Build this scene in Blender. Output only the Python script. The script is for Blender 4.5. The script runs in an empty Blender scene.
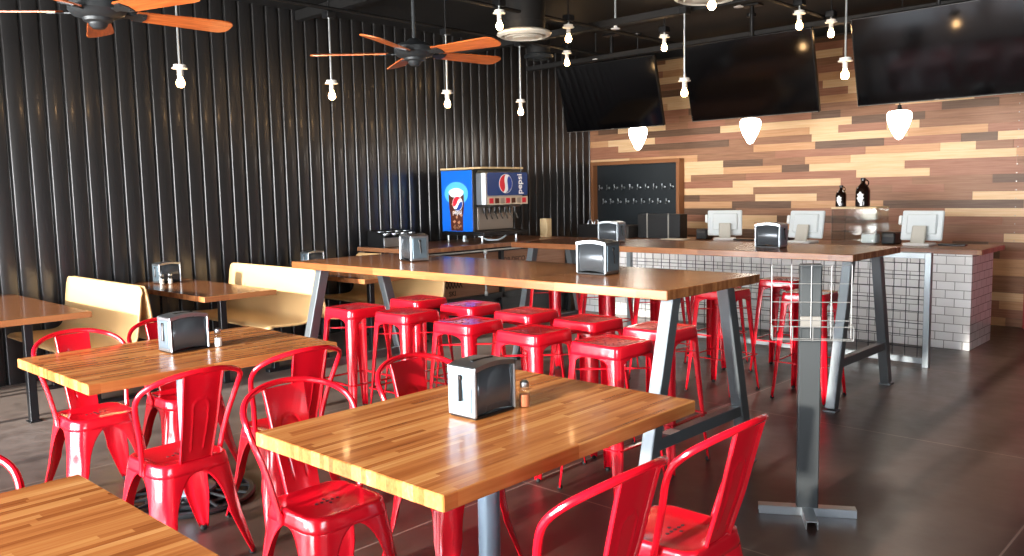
import bpy, bmesh, math, random
from mathutils import Vector, Matrix
R = math.radians
PI = math.pi
rnd = random.Random(7)
sc = bpy.context.scene
col = sc.collection

# ------------------------------------------------------------------ materials
def lin(h):
    h = h.lstrip('#')
    o = []
    for i in (0, 2, 4):
        c = int(h[i:i+2], 16) / 255
        o.append(c/12.92 if c <= .04045 else ((c+.055)/1.055)**2.4)
    return (*o, 1)

def mat(name, color, rough=.5, metal=0., emit=None, estr=0., coat=0., spec=.5, alpha=None, trans=0., ior=1.45):
    m = bpy.data.materials.new(name); m.use_nodes = True
    b = m.node_tree.nodes['Principled BSDF']
    c = lin(color) if isinstance(color, str) else color
    b.inputs['Base Color'].default_value = c
    b.inputs['Roughness'].default_value = rough
    b.inputs['Metallic'].default_value = metal
    b.inputs['Specular IOR Level'].default_value = spec
    b.inputs['Coat Weight'].default_value = coat
    b.inputs['Coat Roughness'].default_value = .08
    b.inputs['IOR'].default_value = ior
    if trans: b.inputs['Transmission Weight'].default_value = trans
    if emit:
        b.inputs['Emission Color'].default_value = lin(emit)
        b.inputs['Emission Strength'].default_value = estr
    return m

class NT:
    """small wrapper for building node trees"""
    def __init__(s, m):
        s.t = m.node_tree; s.b = s.t.nodes['Principled BSDF']
    def n(s, typ, **kw):
        o = s.t.nodes.new(typ)
        for k, v in kw.items(): setattr(o, k, v)
        return o
    def l(s, a, b): s.t.links.new(a, b)
    def math(s, op, a, b=None, c=None):
        o = s.n('ShaderNodeMath', operation=op)
        for i, v in enumerate((a, b, c)):
            if v is None: continue
            if isinstance(v, (int, float)): o.inputs[i].default_value = v
            else: s.l(v, o.inputs[i])
        return o.outputs[0]
    def coords(s):
        tc = s.n('ShaderNodeTexCoord'); sp = s.n('ShaderNodeSeparateXYZ')
        s.l(tc.outputs['Object'], sp.inputs[0]); return tc.outputs['Object'], sp.outputs
    def comb(s, x, y, z=0.):
        o = s.n('ShaderNodeCombineXYZ')
        for i, v in enumerate((x, y, z)):
            if isinstance(v, (int, float)): o.inputs[i].default_value = v
            else: s.l(v, o.inputs[i])
        return o.outputs[0]
    def noise(s, vec, scale, detail=3., rough=.5):
        o = s.n('ShaderNodeTexNoise'); o.inputs['Scale'].default_value = scale
        o.inputs['Detail'].default_value = detail; o.inputs['Roughness'].default_value = rough
        s.l(vec, o.inputs['Vector']); return o.outputs['Fac']
    def ramp(s, fac, stops, interp='LINEAR'):
        o = s.n('ShaderNodeValToRGB'); e = o.color_ramp; e.interpolation = interp
        while len(e.elements) < len(stops): e.elements.new(.5)
        for el, (p, c) in zip(e.elements, stops):
            el.position = p; el.color = lin(c)
        s.l(fac, o.inputs[0]); return o.outputs[0]
    def mix(s, fac, a, b, mode='MIX'):
        o = s.n('ShaderNodeMix', data_type='RGBA', blend_type=mode)
        for sock, v in ((o.inputs[0], fac), (o.inputs[6], a), (o.inputs[7], b)):
            if isinstance(v, (int, float)): sock.default_value = v
            elif isinstance(v, tuple): sock.default_value = v
            else: s.l(v, sock)
        return o.outputs[2]
    def bump(s, h, strength=.3, dist=.01):
        o = s.n('ShaderNodeBump'); o.inputs['Strength'].default_value = strength
        o.inputs['Distance'].default_value = dist; s.l(h, o.inputs['Height'])
        s.l(o.outputs[0], s.b.inputs['Normal'])

def stave_mat(name, axis, stops, rough=.3, w=.022, L=.5, coat=.15):
    """butcher block: staves along one axis with random tone per stave and grain"""
    m = mat(name, '#b07a44', rough, coat=coat); k = NT(m)
    vec, xyz = k.coords()
    u, v = (xyz[0], xyz[1]) if axis == 0 else (xyz[1], xyz[0])
    z = xyz[2]
    row = k.math('FLOOR', k.math('DIVIDE', k.math('ADD', v, 20.), w))
    wn = k.n('ShaderNodeTexWhiteNoise', noise_dimensions='1D'); k.l(row, wn.inputs['W'])
    off = k.math('MULTIPLY', wn.outputs['Value'], 7.3)
    cell = k.math('FLOOR', k.math('DIVIDE', k.math('ADD', u, off), L))
    wn2 = k.n('ShaderNodeTexWhiteNoise', noise_dimensions='3D'); k.l(k.comb(row, cell, 3.), wn2.inputs['Vector'])
    gv = k.comb(k.math('MULTIPLY', u, 2.2), k.math('MULTIPLY', v, 55.), k.math('ADD', k.math('MULTIPLY', z, 40.), k.math('MULTIPLY', wn2.outputs['Value'], 30.)))
    g = k.noise(gv, 1.4, 5., .6)
    fac = k.math('ADD', k.math('MULTIPLY', wn2.outputs['Value'], .5), k.math('MULTIPLY', g, .6))
    c = k.ramp(fac, stops)
    k.l(c, k.b.inputs['Base Color'])
    return m

OAK = [(.15, '#683516'), (.36, '#955327'), (.56, '#ab6835'), (.76, '#bd7f46'), (.95, '#d7a066')]
WAL = [(.12, '#5f3518'), (.38, '#7a4826'), (.6, '#8d5832'), (.82, '#a0693e'), (1., '#b07a4c')]
M = {}
M['oak_y'] = stave_mat('oak butcher block', 1, OAK, .27)
M['oak_x'] = stave_mat('walnut butcher block', 0, WAL, .27)
M['booth_wood'] = stave_mat('booth table wood', 1, [(.12, '#6f4126'), (.4, '#8a5534'), (.7, '#9c643d'), (1., '#b07a4c')], .2, .05, .8)
M['counter_wood'] = stave_mat('counter wood', 0, [(.12, '#6d4329'), (.4, '#885638'), (.7, '#9d6a47'), (1., '#b17f58')], .3, .05, .8)
M['red'] = mat('red enamel', '#cb0e20', .22, coat=.5)
M['rubber'] = mat('black rubber', '#141414', .7)
M['hole'] = mat('dark punched hole', '#3a0508', .9)
M['raw_steel'] = mat('raw dark steel', '#6e7477', .36, .6)
M['post_steel'] = mat('mill scale steel', '#3c3f40', .42, .5)
M['galv'] = mat('galvanised steel', '#c3c9cc', .3, .85)
M['grid_dark'] = mat('dark welded wire', '#3c4043', .45, .6)
M['screen_frame'] = mat('screen frame steel', '#8f979b', .35, .6)
M['wire'] = mat('bright wire', '#8c8c8a', .4, .6)
M['column'] = mat('grey painted column', '#6f7f8c', .35, .3)
M['iron'] = mat('black cast iron', '#1d1f21', .4, .2)
M['black_paint'] = mat('black painted metal', '#17181a', .35)
M['chrome'] = mat('brushed chrome', '#aab0b4', .34, 1.)
M['smoke'] = mat('smoked mirror panel', '#4b4f53', .25, .4)
M['disp_end'] = mat('dispenser steel plate', '#7d909c', .34, .8)
M['dark_steel'] = mat('dark dispenser side', '#23201f', .25, .3)
M['white'] = mat('white plastic', '#e8e8e6', .35)
M['ply'] = mat('bent plywood', '#d9b27c', .35, coat=.2)
M['glass'] = mat('clear glass', '#ffffff', .03, trans=1., ior=1.45)
M['acrylic'] = mat('clear acrylic', '#f4f8f8', .04, trans=1., ior=1.12)
def thin_clear(name, tint):
    m = bpy.data.materials.new(name); m.use_nodes = True; t = m.node_tree; t.nodes.clear()
    o = t.nodes.new('ShaderNodeOutputMaterial'); mx = t.nodes.new('ShaderNodeMixShader'); tr = t.nodes.new('ShaderNodeBsdfTransparent'); gl = t.nodes.new('ShaderNodeBsdfGlossy'); fr = t.nodes.new('ShaderNodeLayerWeight')
    fr.inputs[0].default_value = .12; tr.inputs[0].default_value = tint; gl.inputs['Roughness'].default_value = .05
    t.links.new(fr.outputs[1], mx.inputs[0]); t.links.new(tr.outputs[0], mx.inputs[1]); t.links.new(gl.outputs[0], mx.inputs[2]); t.links.new(mx.outputs[0], o.inputs[0]); return m
M['acrylic'] = thin_clear('clear acrylic', (.93, .95, .95, 1))
M['glass'] = thin_clear('clear glass', (.93, .95, .95, 1))
M['salt'] = mat('salt', '#efe9e0', .8)
M['pepper'] = mat('seasoning', '#a05a38', .8)
M['fan_metal'] = mat('fan gunmetal', '#34383b', .4, .4)
M['ceiling_dark'] = mat('black ceiling paint', '#080809', .7)
M['tv_screen'] = mat('tv glass', '#040405', .09, spec=.5)
M['tv_frame'] = mat('tv bezel', '#0b0b0c', .25)
M['bulb'] = mat('lit bulb', '#fff0d0', .3, emit='#ffc98a', estr=60.)
M['globe'] = mat('lit opal glass', '#ffffff', .3, emit='#fff3e2', estr=24.)
M['porcelain'] = mat('lamp holder white', '#dcdcd8', .4)
M['vent_white'] = mat('diffuser white', '#d8d4c8', .5)
M['brown_glass'] = mat('brown glass', '#150905', .08, spec=.6)
M['label_white'] = mat('white print', '#ececec', .5)
M['pos'] = mat('white terminal shell', '#cfd5d6', .35)
M['pos_grey'] = mat('light grey stand', '#bdb9ae', .4)
M['black_plastic'] = mat('black plastic', '#0e0e0f', .35)
M['blue_panel'] = mat('blue panel', '#0b62cf', .3)
M['navy_panel'] = mat('navy panel', '#1c3e78', .25)
M['logo_red'] = mat('logo red', '#cf2233', .3)
M['logo_white'] = mat('logo white', '#f2f4f8', .3)
M['logo_blue'] = mat('logo blue', '#123f9a', .3)
M['cola'] = mat('cola brown', '#4a1d0c', .3)
M['ice'] = mat('ice glint', '#b98a6a', .3)
M['froth'] = mat('froth', '#d9e8ef', .4)
M['glow_blue'] = mat('light blue print', '#53b1ee', .3)
M['pos_strip'] = mat('flavour strip', '#c9bba6', .4)
M['steel_back'] = mat('stainless splash', '#a9a49c', .3, .8)
M['machine_side'] = mat('machine dark side', '#3a3734', .35, .3)
M['stencil'] = mat('stencil ink', '#3a2215', .8)
M['paper'] = mat('paper', '#e6dccb', .8)
M['cream'] = mat('pale wood block', '#cdb48a', .5)
M['slate'] = mat('slate board', '#1d2327', .45)
M['frame_wood'] = mat('frame wood', '#8a5a38', .45)
M['red_door'] = mat('red door paint', '#b3202a', .4)
M['plaster'] = mat('dark plaster', '#5a5754', .8)
M['pavement'] = mat('pale pavement', '#b9b4ab', .9)

def blade_wood():
    m = mat('fan blade wood', '#a4501f', .35, coat=.2); k = NT(m); vec, xyz = k.coords()
    g = k.noise(k.comb(k.math('MULTIPLY', xyz[0], 3.), k.math('MULTIPLY', xyz[1], 40.), xyz[2]), 1.5, 4.)
    k.l(k.ramp(g, [(.25, '#a04a1e'), (.55, '#cc6a33'), (.8, '#df8446')]), k.b.inputs['Base Color']); return m
M['blade'] = blade_wood()

def floor_mat():
    m = mat('stained polished concrete', '#4c413b', .32, spec=.5); k = NT(m); vec, xyz = k.coords()
    a = k.noise(vec, 1.1, 6., .62); b = k.noise(vec, 7., 5., .6)
    c = k.ramp(a, [(.3, '#2f221d'), (.5, '#3f302a'), (.7, '#57473f')])
    c2 = k.ramp(b, [(.3, '#30231e'), (.7, '#4f3f38')])
    cc = k.mix(.35, c, c2)
    # saw-cut control joints on a 1.9 m grid
    fx = k.math('ABSOLUTE', k.math('SUBTRACT', k.math('FRACT', k.math('DIVIDE', k.math('ADD', xyz[0], 20.3), 2.05)), .5))
    fy = k.math('ABSOLUTE', k.math('SUBTRACT', k.math('FRACT', k.math('DIVIDE', k.math('ADD', xyz[1], 20.45), 2.05)), .5))
    j = k.math('LESS_THAN', k.math('MINIMUM', fx, fy), .0022)
    cc = k.mix(j, cc, lin('#7d6d63'))
    # paler, mottled concrete tone increasing towards the booth side
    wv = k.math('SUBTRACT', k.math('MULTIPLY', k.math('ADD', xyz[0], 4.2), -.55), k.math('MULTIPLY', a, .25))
    pale_mix = k.n('ShaderNodeClamp'); k.l(k.math('MULTIPLY', k.math('MULTIPLY', wv, b), 1.5), pale_mix.inputs[0])
    cc = k.mix(pale_mix.outputs[0], cc, lin('#8d8078'))
    k.l(cc, k.b.inputs['Base Color'])
    r = k.math('ADD', .2, k.math('MULTIPLY', b, .28)); k.l(r, k.b.inputs['Roughness'])
    k.bump(b, .08, .01); return m
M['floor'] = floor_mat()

def tile_mat():
    m = mat('white subway tile', '#f2f0ee', .12, coat=.3); k = NT(m); vec, xyz = k.coords()
    w, h = .155, .0775
    zz = k.math('DIVIDE', xyz[2], h); row = k.math('FLOOR', zz)
    u = k.math('ADD', k.math('DIVIDE', k.math('ADD', xyz[0], xyz[1]), w), k.math('MULTIPLY', row, .5))
    fu = k.math('MULTIPLY', k.math('ABSOLUTE', k.math('SUBTRACT', k.math('FRACT', u), .5)), w)
    fv = k.math('MULTIPLY', k.math('ABSOLUTE', k.math('SUBTRACT', k.math('FRACT', zz), .5)), h)
    g = k.math('MAXIMUM', k.math('GREATER_THAN', fu, w/2-.003), k.math('GREATER_THAN', fv, h/2-.003))
    wn = k.n('ShaderNodeTexWhiteNoise', noise_dimensions='3D'); k.l(k.comb(row, k.math('FLOOR', u)), wn.inputs['Vector'])
    c = k.ramp(wn.outputs['Value'], [(0., '#ebe9e6'), (1., '#f7f6f5')])
    k.l(k.mix(g, c, lin('#97928d')), k.b.inputs['Base Color'])
    k.bump(k.math('SUBTRACT', 1., g), .4, .003); return m
M['tile'] = tile_mat()

def plank_mat(name, a, b):
    m = mat(name, a, .5); k = NT(m); vec, xyz = k.coords()
    g = k.noise(k.comb(k.math('MULTIPLY', xyz[0], 2.), k.math('MULTIPLY', xyz[1], 2.), k.math('MULTIPLY', xyz[2], 45.)), 1.6, 5., .6)
    k.l(k.ramp(g, [(.3, a), (.7, b)]), k.b.inputs['Base Color']); return m
PL = [plank_mat('pale maple plank', '#d3ab7d', '#e2c199'), plank_mat('tan plank', '#b4845a', '#c99c74'),
      plank_mat('reddish plank', '#8b5a43', '#a5735a'), plank_mat('brown plank', '#80573e', '#9b7054'), plank_mat('dark walnut plank', '#573c2b', '#705440')]

def wall_metal():
    m = mat('black corrugated metal', '#1e1e1f', .31, 0., spec=.6, coat=.15); return m
M['wall_metal'] = wall_metal()
def crate():
    return plank_mat('crate panel wood', '#8a5f42', '#a3765a')
M['crate'] = crate()

# ------------------------------------------------------------------ mesh builder
class MB:
    def __init__(s): s.v = []; s.f = []; s.m = []
    def add(s, vs, fs, mi=0):
        o = len(s.v); s.v += [tuple(p) for p in vs]
        s.f += [tuple(i+o for i in f) for f in fs]; s.m += [mi]*len(fs)
    def box(s, c, d, bev=0., rot=None, mi=0, seg=1):
        bm = bmesh.new(); bmesh.ops.create_cube(bm, size=1.)
        for v in bm.verts: v.co = Vector((v.co.x*d[0], v.co.y*d[1], v.co.z*d[2]))
        if bev: bmesh.ops.bevel(bm, geom=list(bm.edges), offset=min(bev, min(d)*.45), segments=seg, affect='EDGES', profile=.5)
        bm.verts.index_update()
        mt = Matrix.Translation(c) @ (rot.to_4x4() if rot else Matrix())
        s.add([mt @ v.co for v in bm.verts], [[v.index for v in f.verts] for f in bm.faces], mi); bm.free()
        return s
    def bb(s, x0, x1, y0, y1, z0, z1, bev=0., mi=0):
        return s.box(((x0+x1)/2, (y0+y1)/2, (z0+z1)/2), (x1-x0, y1-y0, z1-z0), bev, None, mi)
    def bar(s, p0, p1, w, h, bev=0., up=(0, 0, 1), mi=0):
        p0, p1 = Vector(p0), Vector(p1); d = p1-p0; z = d.normalized(); u = Vector(up)
        x = u.cross(z)
        if x.length < 1e-4: x = Vector((1, 0, 0)).cross(z)
        x.normalize(); y = z.cross(x)
        rot = Matrix((x, y, z)).transposed()
        return s.box((p0+p1)/2, (w, h, d.length), bev, rot, mi)
    def tube(s, pts, r, n=10, closed=False, caps=True, mi=0):
        pts = [Vector(p) for p in pts]; N = len(pts); rings = []
        rr = r if isinstance(r, (list, tuple)) else [r]*N
        prev = None
        for i, p in enumerate(pts):
            if closed: t = pts[(i+1) % N]-pts[i-1]
            else: t = pts[min(i+1, N-1)]-pts[max(i-1, 0)]
            t.normalize()
            if prev is None:
                a = Vector((0, 0, 1)) if abs(t.z) < .9 else Vector((1, 0, 0))
                x = a.cross(t).normalized()
            else:
                x = (prev - t*prev.dot(t)).normalized()
            prev = x; y = t.cross(x)
            rings.append([p+(x*math.cos(2*PI*k/n)+y*math.sin(2*PI*k/n))*rr[i] for k in range(n)])
        vs = [v for g in rings for v in g]; fs = []
        for i in range(N if closed else N-1):
            a, b = i*n, ((i+1) % N)*n
            for k in range(n): fs.append((a+k, a+(k+1) % n, b+(k+1) % n, b+k))
        if caps and not closed:
            fs.append(tuple(range(n))[::-1]); fs.append(tuple((N-1)*n+k for k in range(n)))
        s.add(vs, fs, mi); return s
    def lathe(s, prof, c=(0, 0, 0), n=24, mi=0, sx=1., sy=1.):
        vs = []; fs = []
        for r, z in prof:
            for k in range(n): vs.append((c[0]+sx*r*math.cos(2*PI*k/n), c[1]+sy*r*math.sin(2*PI*k/n), c[2]+z))
        P = len(prof)
        for i in range(P-1):
            for k in range(n): fs.append((i*n+k, i*n+(k+1) % n, (i+1)*n+(k+1) % n, (i+1)*n+k))
        if prof[0][0] > 1e-5: fs.append(tuple(range(n))[::-1])
        if prof[-1][0] > 1e-5: fs.append(tuple((P-1)*n+k for k in range(n)))
        s.add(vs, fs, mi); return s
    def grid(s, rows, mi=0, closed=False):
        n = len(rows[0]); vs = [p for r in rows for p in r]; fs = []
        for i in range(len(rows)-1):
            for k in range(n if closed else n-1):
                fs.append((i*n+k, i*n+(k+1) % n, (i+1)*n+(k+1) % n, (i+1)*n+k))
        s.add(vs, fs, mi); return s
    def prism(s, outline, fn, t, mi=0):
        """outline of 2D points; fn maps (u, v, w) to 3D; extruded from w=0 to w=t"""
        n = len(outline)
        vs = [fn(u, v, 0) for u, v in outline]+[fn(u, v, t) for u, v in outline]
        fs = [tuple(range(n))[::-1], tuple(range(n, 2*n))]
        for k in range(n): fs.append((k, (k+1) % n, n+(k+1) % n, n+k))
        s.add(vs, fs, mi); return s
    def build(s, name, mats, parent=None, loc=None, solid=0., smooth=True, ang=35.):
        me = bpy.data.meshes.new(name); me.from_pydata(s.v, [], s.f)
        for m in (mats if isinstance(mats, list) else [mats]): me.materials.append(M[m] if isinstance(m, str) else m)
        for p, i in zip(me.polygons, s.m): p.material_index = i
        bm = bmesh.new(); bm.from_mesh(me); bmesh.ops.remove_doubles(bm, verts=bm.verts, dist=1e-6)
        bmesh.ops.recalc_face_normals(bm, faces=bm.faces); bm.to_mesh(me); bm.free()
        if smooth:
            me.shade_smooth(); me.set_sharp_from_angle(angle=R(ang))
        o = bpy.data.objects.new(name, me); col.objects.link(o)
        if parent: o.parent = parent
        if loc: o.location = loc
        if solid:
            md = o.modifiers.new('thickness', 'SOLIDIFY'); md.thickness = solid; md.offset = 0
        return o

def smooth_path(pts, n=6):
    P = [Vector(p) for p in pts]; out = []
    for i in range(len(P)-1):
        p0, p1, p2, p3 = P[max(i-1, 0)], P[i], P[i+1], P[min(i+2, len(P)-1)]
        for k in range(n):
            t = k/n
            out.append(.5*((2*p1)+(-p0+p2)*t+(2*p0-5*p1+4*p2-p3)*t*t+(-p0+3*p1-3*p2+p3)*t**3))
    out.append(P[-1]); return out

def thing(name, label, cat, loc=(0, 0, 0), rz=0., group=None):
    o = bpy.data.objects.new(name, None); col.objects.link(o)
    o.empty_display_size = .1; o.location = loc; o.rotation_euler = (0, 0, rz)
    o['label'] = label; o['category'] = cat; o['kind'] = 'thing'
    if group: o['group'] = group
    return o
def tag(o, label, cat, group=None):
    o['label'] = label; o['category'] = cat; o['kind'] = 'thing'
    if group: o['group'] = group
    return o
def struct(o, label=None):
    o['kind'] = 'structure'
    if label: o['label'] = label
    return o
def dup(root, loc, rz, label, **kw):
    r = root.copy(); col.objects.link(r); r.location = loc; r.rotation_euler = (0, 0, rz)
    r['label'] = label
    for k, v in kw.items(): r[k] = v
    for ch in list(root.children):
        c = ch.copy(); col.objects.link(c); c.parent = r
        for g in ch.children:
            d = g.copy(); col.objects.link(d); d.parent = c
    return r
def text_mesh(name, body, size, material, parent=None, mtx=None, ext=.0005, bold=0.):
    cu = bpy.data.curves.new(name, 'FONT'); cu.body = body; cu.size = size; cu.extrude = ext
    cu.align_x = 'CENTER'; cu.align_y = 'CENTER'; cu.offset = bold
    t = bpy.data.objects.new(name, cu); col.objects.link(t)
    dg = bpy.context.evaluated_depsgraph_get(); dg.update()
    me = bpy.data.meshes.new_from_object(t.evaluated_get(dg))
    bpy.data.objects.remove(t); bpy.data.curves.remove(cu)
    me.materials.clear(); me.materials.append(M[material])
    o = bpy.data.objects.new(name, me); col.objects.link(o)
    if mtx: me.transform(mtx)
    if parent: o.parent = parent
    return o

# ------------------------------------------------------------------ room constants
XW, YB, ZC = -7.75, 9.9, 3.42
XR, YF = 2.6, -2.4

# ------------------------------------------------------------------ setting
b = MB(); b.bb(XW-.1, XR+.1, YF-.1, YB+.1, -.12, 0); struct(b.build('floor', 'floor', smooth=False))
b = MB(); b.bb(XW-.1, XR+.1, YF-.1, YB+.1, ZC, ZC+.12); struct(b.build('ceiling', 'ceiling_dark', smooth=False))

# corrugated left wall
b = MB(); prof = []
y = YF; P = .15
yy0 = 2.241 - .033 - math.ceil((2.241-YF)/P)*P
while yy0 < YB+.2:
    # rising slope faces towards the street side
    for dy, dx in ((0, .026), (.0025, .0252), (.0045, .0225), (.0105, .004), (.0125, .001), (.0155, 0), (.0185, .0008), (.0210, .0028), (.0235, .0060), (.0260, .0100), (.0285, .0145), (.0310, .0190), (.0335, .0230), (.0358, .0253), (.038, .026)):
        prof.append((yy0+dy, dx))
    yy0 += P
prof = [(min(max(a, YF-.1), YB), d) for a, d in prof]
b.grid([[(XW+d, a, 0) for a, d in prof], [(XW+d, a, ZC) for a, d in prof]])
b.bb(XW-.1, XW-.001, YF-.1, YB+.1, 0, ZC)
struct(b.build('wall_left', 'wall_metal', ang=22))

# back wall: planks of five woods
b = MB(); b.bb(XW-.1, XR+.1, YB+.012, YB+.15, 0, ZC, mi=3)
XP1 = -2.06
h = .0885; z = 0.
WT = [0, 0, 0, 1, 1, 2, 2, 2, 3, 3, 3, 3, 4, 4]
while z < ZC:
    x = XW + .03 - rnd.random()*.8
    last = -1
    while x < XP1:
        L = rnd.choice([.35, .55, .8, .8, 1.1, 1.1, 1.4, 1.7])
        k = rnd.choice(WT)
        while k == last: k = rnd.choice(WT)
        last = k
        x0, x1 = max(x, XW+.03), min(x+L, XP1)
        if x1-x0 > .01:
            t = rnd.choice([.0, .002, .004])
            b.bb(x0+.0007, x1-.0007, YB-t, YB+.02, z+.0007, min(z+h-.0007, ZC), mi=k)
        x += L
    z += h
# the stretch right of the door is plain plaster
b.bb(-1.1, XR, YB, YB+.02, 0, ZC, mi=5); b.bb(XP1+.0, -1.1, YB, YB+.02, 2.2, ZC, mi=5)
wb = b.build('wall_back', PL+['plaster'], smooth=False); struct(wb)

# red door at the right end of the plank wall
b = MB(); b.bb(-2.06, -1.97, YB-.07, YB+.0, 0, 2.2, .006); b.bb(-1.19, -1.1, YB-.07, YB, 0, 2.2, .006); b.bb(-2.06, -1.1, YB-.07, YB, 2.11, 2.2, .006)
fr = struct(b.build('trim_1', 'red_door'), 'red painted door frame at the end of the plank wall')
b = MB(); b.bb(-1.968, -1.192, YB-.045, YB-.002, .005, 2.108, .004)
for z0, z1 in ((.2, .95), (1.1, 1.95)): b.bb(-1.86, -1.30, YB-.052, YB-.044, z0, z1, .006)
b.tube([(-1.26, YB-.05, 1.02), (-1.26, YB-.10, 1.02), (-1.36, YB-.10, 1.02)], .011, mi=1)
struct(b.build('door_1', ['red_door', 'chrome']))

# screws down the right end of the plank wall
b = MB()
zz = .9
while zz < 3.2:
    b.lathe([(0, 0), (.007, .001), (.009, .003)], (0, 0, 0), 8) if False else b.box((-2.18, YB-.006, zz), (.009, .004, .009), .001)
    zz += .088
struct(b.build('trim_2', 'steel_back'), 'column of bright screw heads in the plank wall')

# front wall with storefront windows (behind the camera)
XWIN = -.7
ZWIN = 2.6
b = MB()
b.bb(XW-.1, XR+.1, YF-.12, YF, 0, .12); b.bb(XW-.1, XR+.1, YF-.12, YF, ZWIN, ZC)
xs = [XW-.1, -5.3, -2.9, -.5, 1.6, XR+.1]
b.bb(XW-.1, XW+.25, YF-.12, YF, .12, ZWIN); b.bb(XWIN, XR+.1, YF-.12, YF, .12, ZWIN)
struct(b.build('wall_front', 'plaster', smooth=False))
wins = [(XW+.25, -5.3), (-5.3, -2.9), (-2.9, XWIN)]
for i, (x0, x1) in enumerate(wins):
    b = MB()
    for a in (x0, x1): b.bb(a-.03, a+.03, YF-.10, YF-.02, .12, ZWIN, .004)
    b.bb(x0, x1, YF-.10, YF-.02, .12, .2, .004); b.bb(x0, x1, YF-.10, YF-.02, ZWIN-.08, ZWIN, .004)
    struct(b.build('window_%d' % (i+1), 'black_paint'))

# right wall
b = MB(); wy0, wy1, wz0, wz1 = -1.0, 1.4, 1.1, 2.1
b.bb(XR, XR+.12, YF-.1, wy0, 0, ZC); b.bb(XR, XR+.12, wy1, YB+.1, 0, ZC)
b.bb(XR, XR+.12, wy0, wy1, 0, wz0); b.bb(XR, XR+.12, wy0, wy1, wz1, ZC)
struct(b.build('wall_right', 'plaster', smooth=False))
b = MB()
for a in (wy0, .3, wy1): b.bb(XR+.02, XR+.10, a-.03, a+.03, wz0, wz1, .004)
b.bb(XR+.02, XR+.10, wy0, wy1, wz0, wz0+.06, .004); b.bb(XR+.02, XR+.10, wy0, wy1, wz1-.06, wz1, .004)
struct(b.build('window_4', 'black_paint'))

# ceiling rails and beams
def rail(p0, p1, w, h_, nm='beam'):
    b = MB(); b.bar(p0, p1, w, h_, .004); return struct(b.build(nm, 'ceiling_dark'))
for yy, zz in ((1.1, 3.36), (3.0, 3.36), (5.0, 3.36)):
    rail((XW+.06, yy, zz), (XR, yy, zz), .09, .10)
rail((-7.6, 7.12, 3.2), (-1.0, 7.12, 3.2), .10, .07)
rail((-7.6, 8.42, 3.12), (-1.0, 8.42, 3.12), .08, .06)
rail((-7.6, 9.45, 3.25), (-1.0, 9.45, 3.25), .12, .16)
b = MB(); b.tube([(-6.4, YF+.1, 3.16), (-6.4, 9.2, 3.16)], .018, 8); struct(b.build('trim_3', 'ceiling_dark'))
b = MB(); b.tube([(-5.4, 1.0, 3.17), (-5.4, 9.2, 3.17)], .018, 8); struct(b.build('trim_4', 'ceiling_dark'))
b = MB(); b.tube([(-3.6, 1.0, 3.18), (-3.6, 9.2, 3.18)], .018, 8); struct(b.build('trim_5', 'ceiling_dark'))


# ------------------------------------------------------------------ pressed metal seat furniture
def rrect(hx, hy, r, n=5):
    pts = []
    for cx, cy, a0 in ((hx-r, hy-r, 0), (-hx+r, hy-r, 90), (-hx+r, -hy+r, 180), (hx-r, -hy+r, 270)):
        for k in range(n+1):
            a = R(a0+90*k/n); pts.append((cx+r*math.cos(a), cy+r*math.sin(a)))
    # straight subdivisions between corner arcs come from linear interpolation
    out = []
    for i, p in enumerate(pts):
        q = pts[(i+1) % len(pts)]; out.append(p)
        if i % (n+1) == n:
            for k in (1, 2, 3): out.append((p[0]+(q[0]-p[0])*k/4, p[1]+(q[1]-p[1])*k/4))
    return out

def pressed_seat(hx, hy, zt, dish, zbot, fl, r=.065, holes=(), slot=False):
    b = MB(); rows = []
    for s, z in ((.02, zt-dish), (.35, zt-dish), (.65, zt-dish*.85), (.86, zt-dish*.2), (.93, zt), (.97, zt-.0005), (.992, zt-.004), (1., zt-.012)):
        rows.append([(x*s, y*s, z) for x, y in rrect(hx, hy, r)])
    z = zt-.012
    for k in (1, 2, 3):
        zz = z+(zbot-z)*k/3; g = fl*(zt-zz)/zt
        rows.append([(x, y, zz) for x, y in rrect(hx+g, hy+g, r)])
    b.grid(rows, closed=True)
    n = len(rows[0]); b.add(rows[0], [tuple(range(n))])
    for (x, y) in holes:
        b.lathe([(.0045, .0022-dish+zt), (.0045, .0030-dish+zt)], (x, y, 0), 8, mi=1)
    return b

def pressed_leg(sx, sy, hx, hy, zt, zarch, zl, fmin, ffoot, fl, r=.065, zs=.012, groove=.008, gz=.3):
    b = MB(); rows = []
    zsl = [zarch-(zarch-zl)*(1-math.cos(k/8*PI/2)) for k in range(9)]
    zsl[0] = zarch
    zsl += [zl+(zs-zl)*k/7 for k in range(1, 8)]
    for z in zsl:
        if z >= zl:
            t = (zarch-z)/(zarch-zl); f = 1-(1-fmin)*math.sqrt(max(0, 1-(1-t)**2))
        else:
            f = fmin+(ffoot-fmin)*(zl-z)/(zl-zs)
        g = fl*(zt-z)/zt; X, Y = hx+g, hy+g
        fx, fy = max(f*X, r*.2), max(f*Y, r*.2)
        row = []
        rr = min(r, fx*.9, fy*.9)
        for k in range(4): row.append((X-fx+(fx-rr)*k/4, Y))
        for k in range(9):
            a = R(90-90*k/8)
            dd = 0.
            if z < gz: dd = groove*min(1, (gz-z)/.04)*math.exp(-((k-4)/1.6)**2)
            row.append((X-rr+(rr-dd)*math.cos(a), Y-rr+(rr-dd)*math.sin(a)))
        for k in range(1, 5): row.append((X, Y-rr-(fy-rr)*k/4))
        rows.append([(sx*p[0], sy*p[1], z) for p in row])
    b.grid(rows); return b

def foot_mb(sx, sy, c, w=.026):
    b = MB(); b.box((sx*c, sy*c, .010), (w, w, .020), .005); return b

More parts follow.
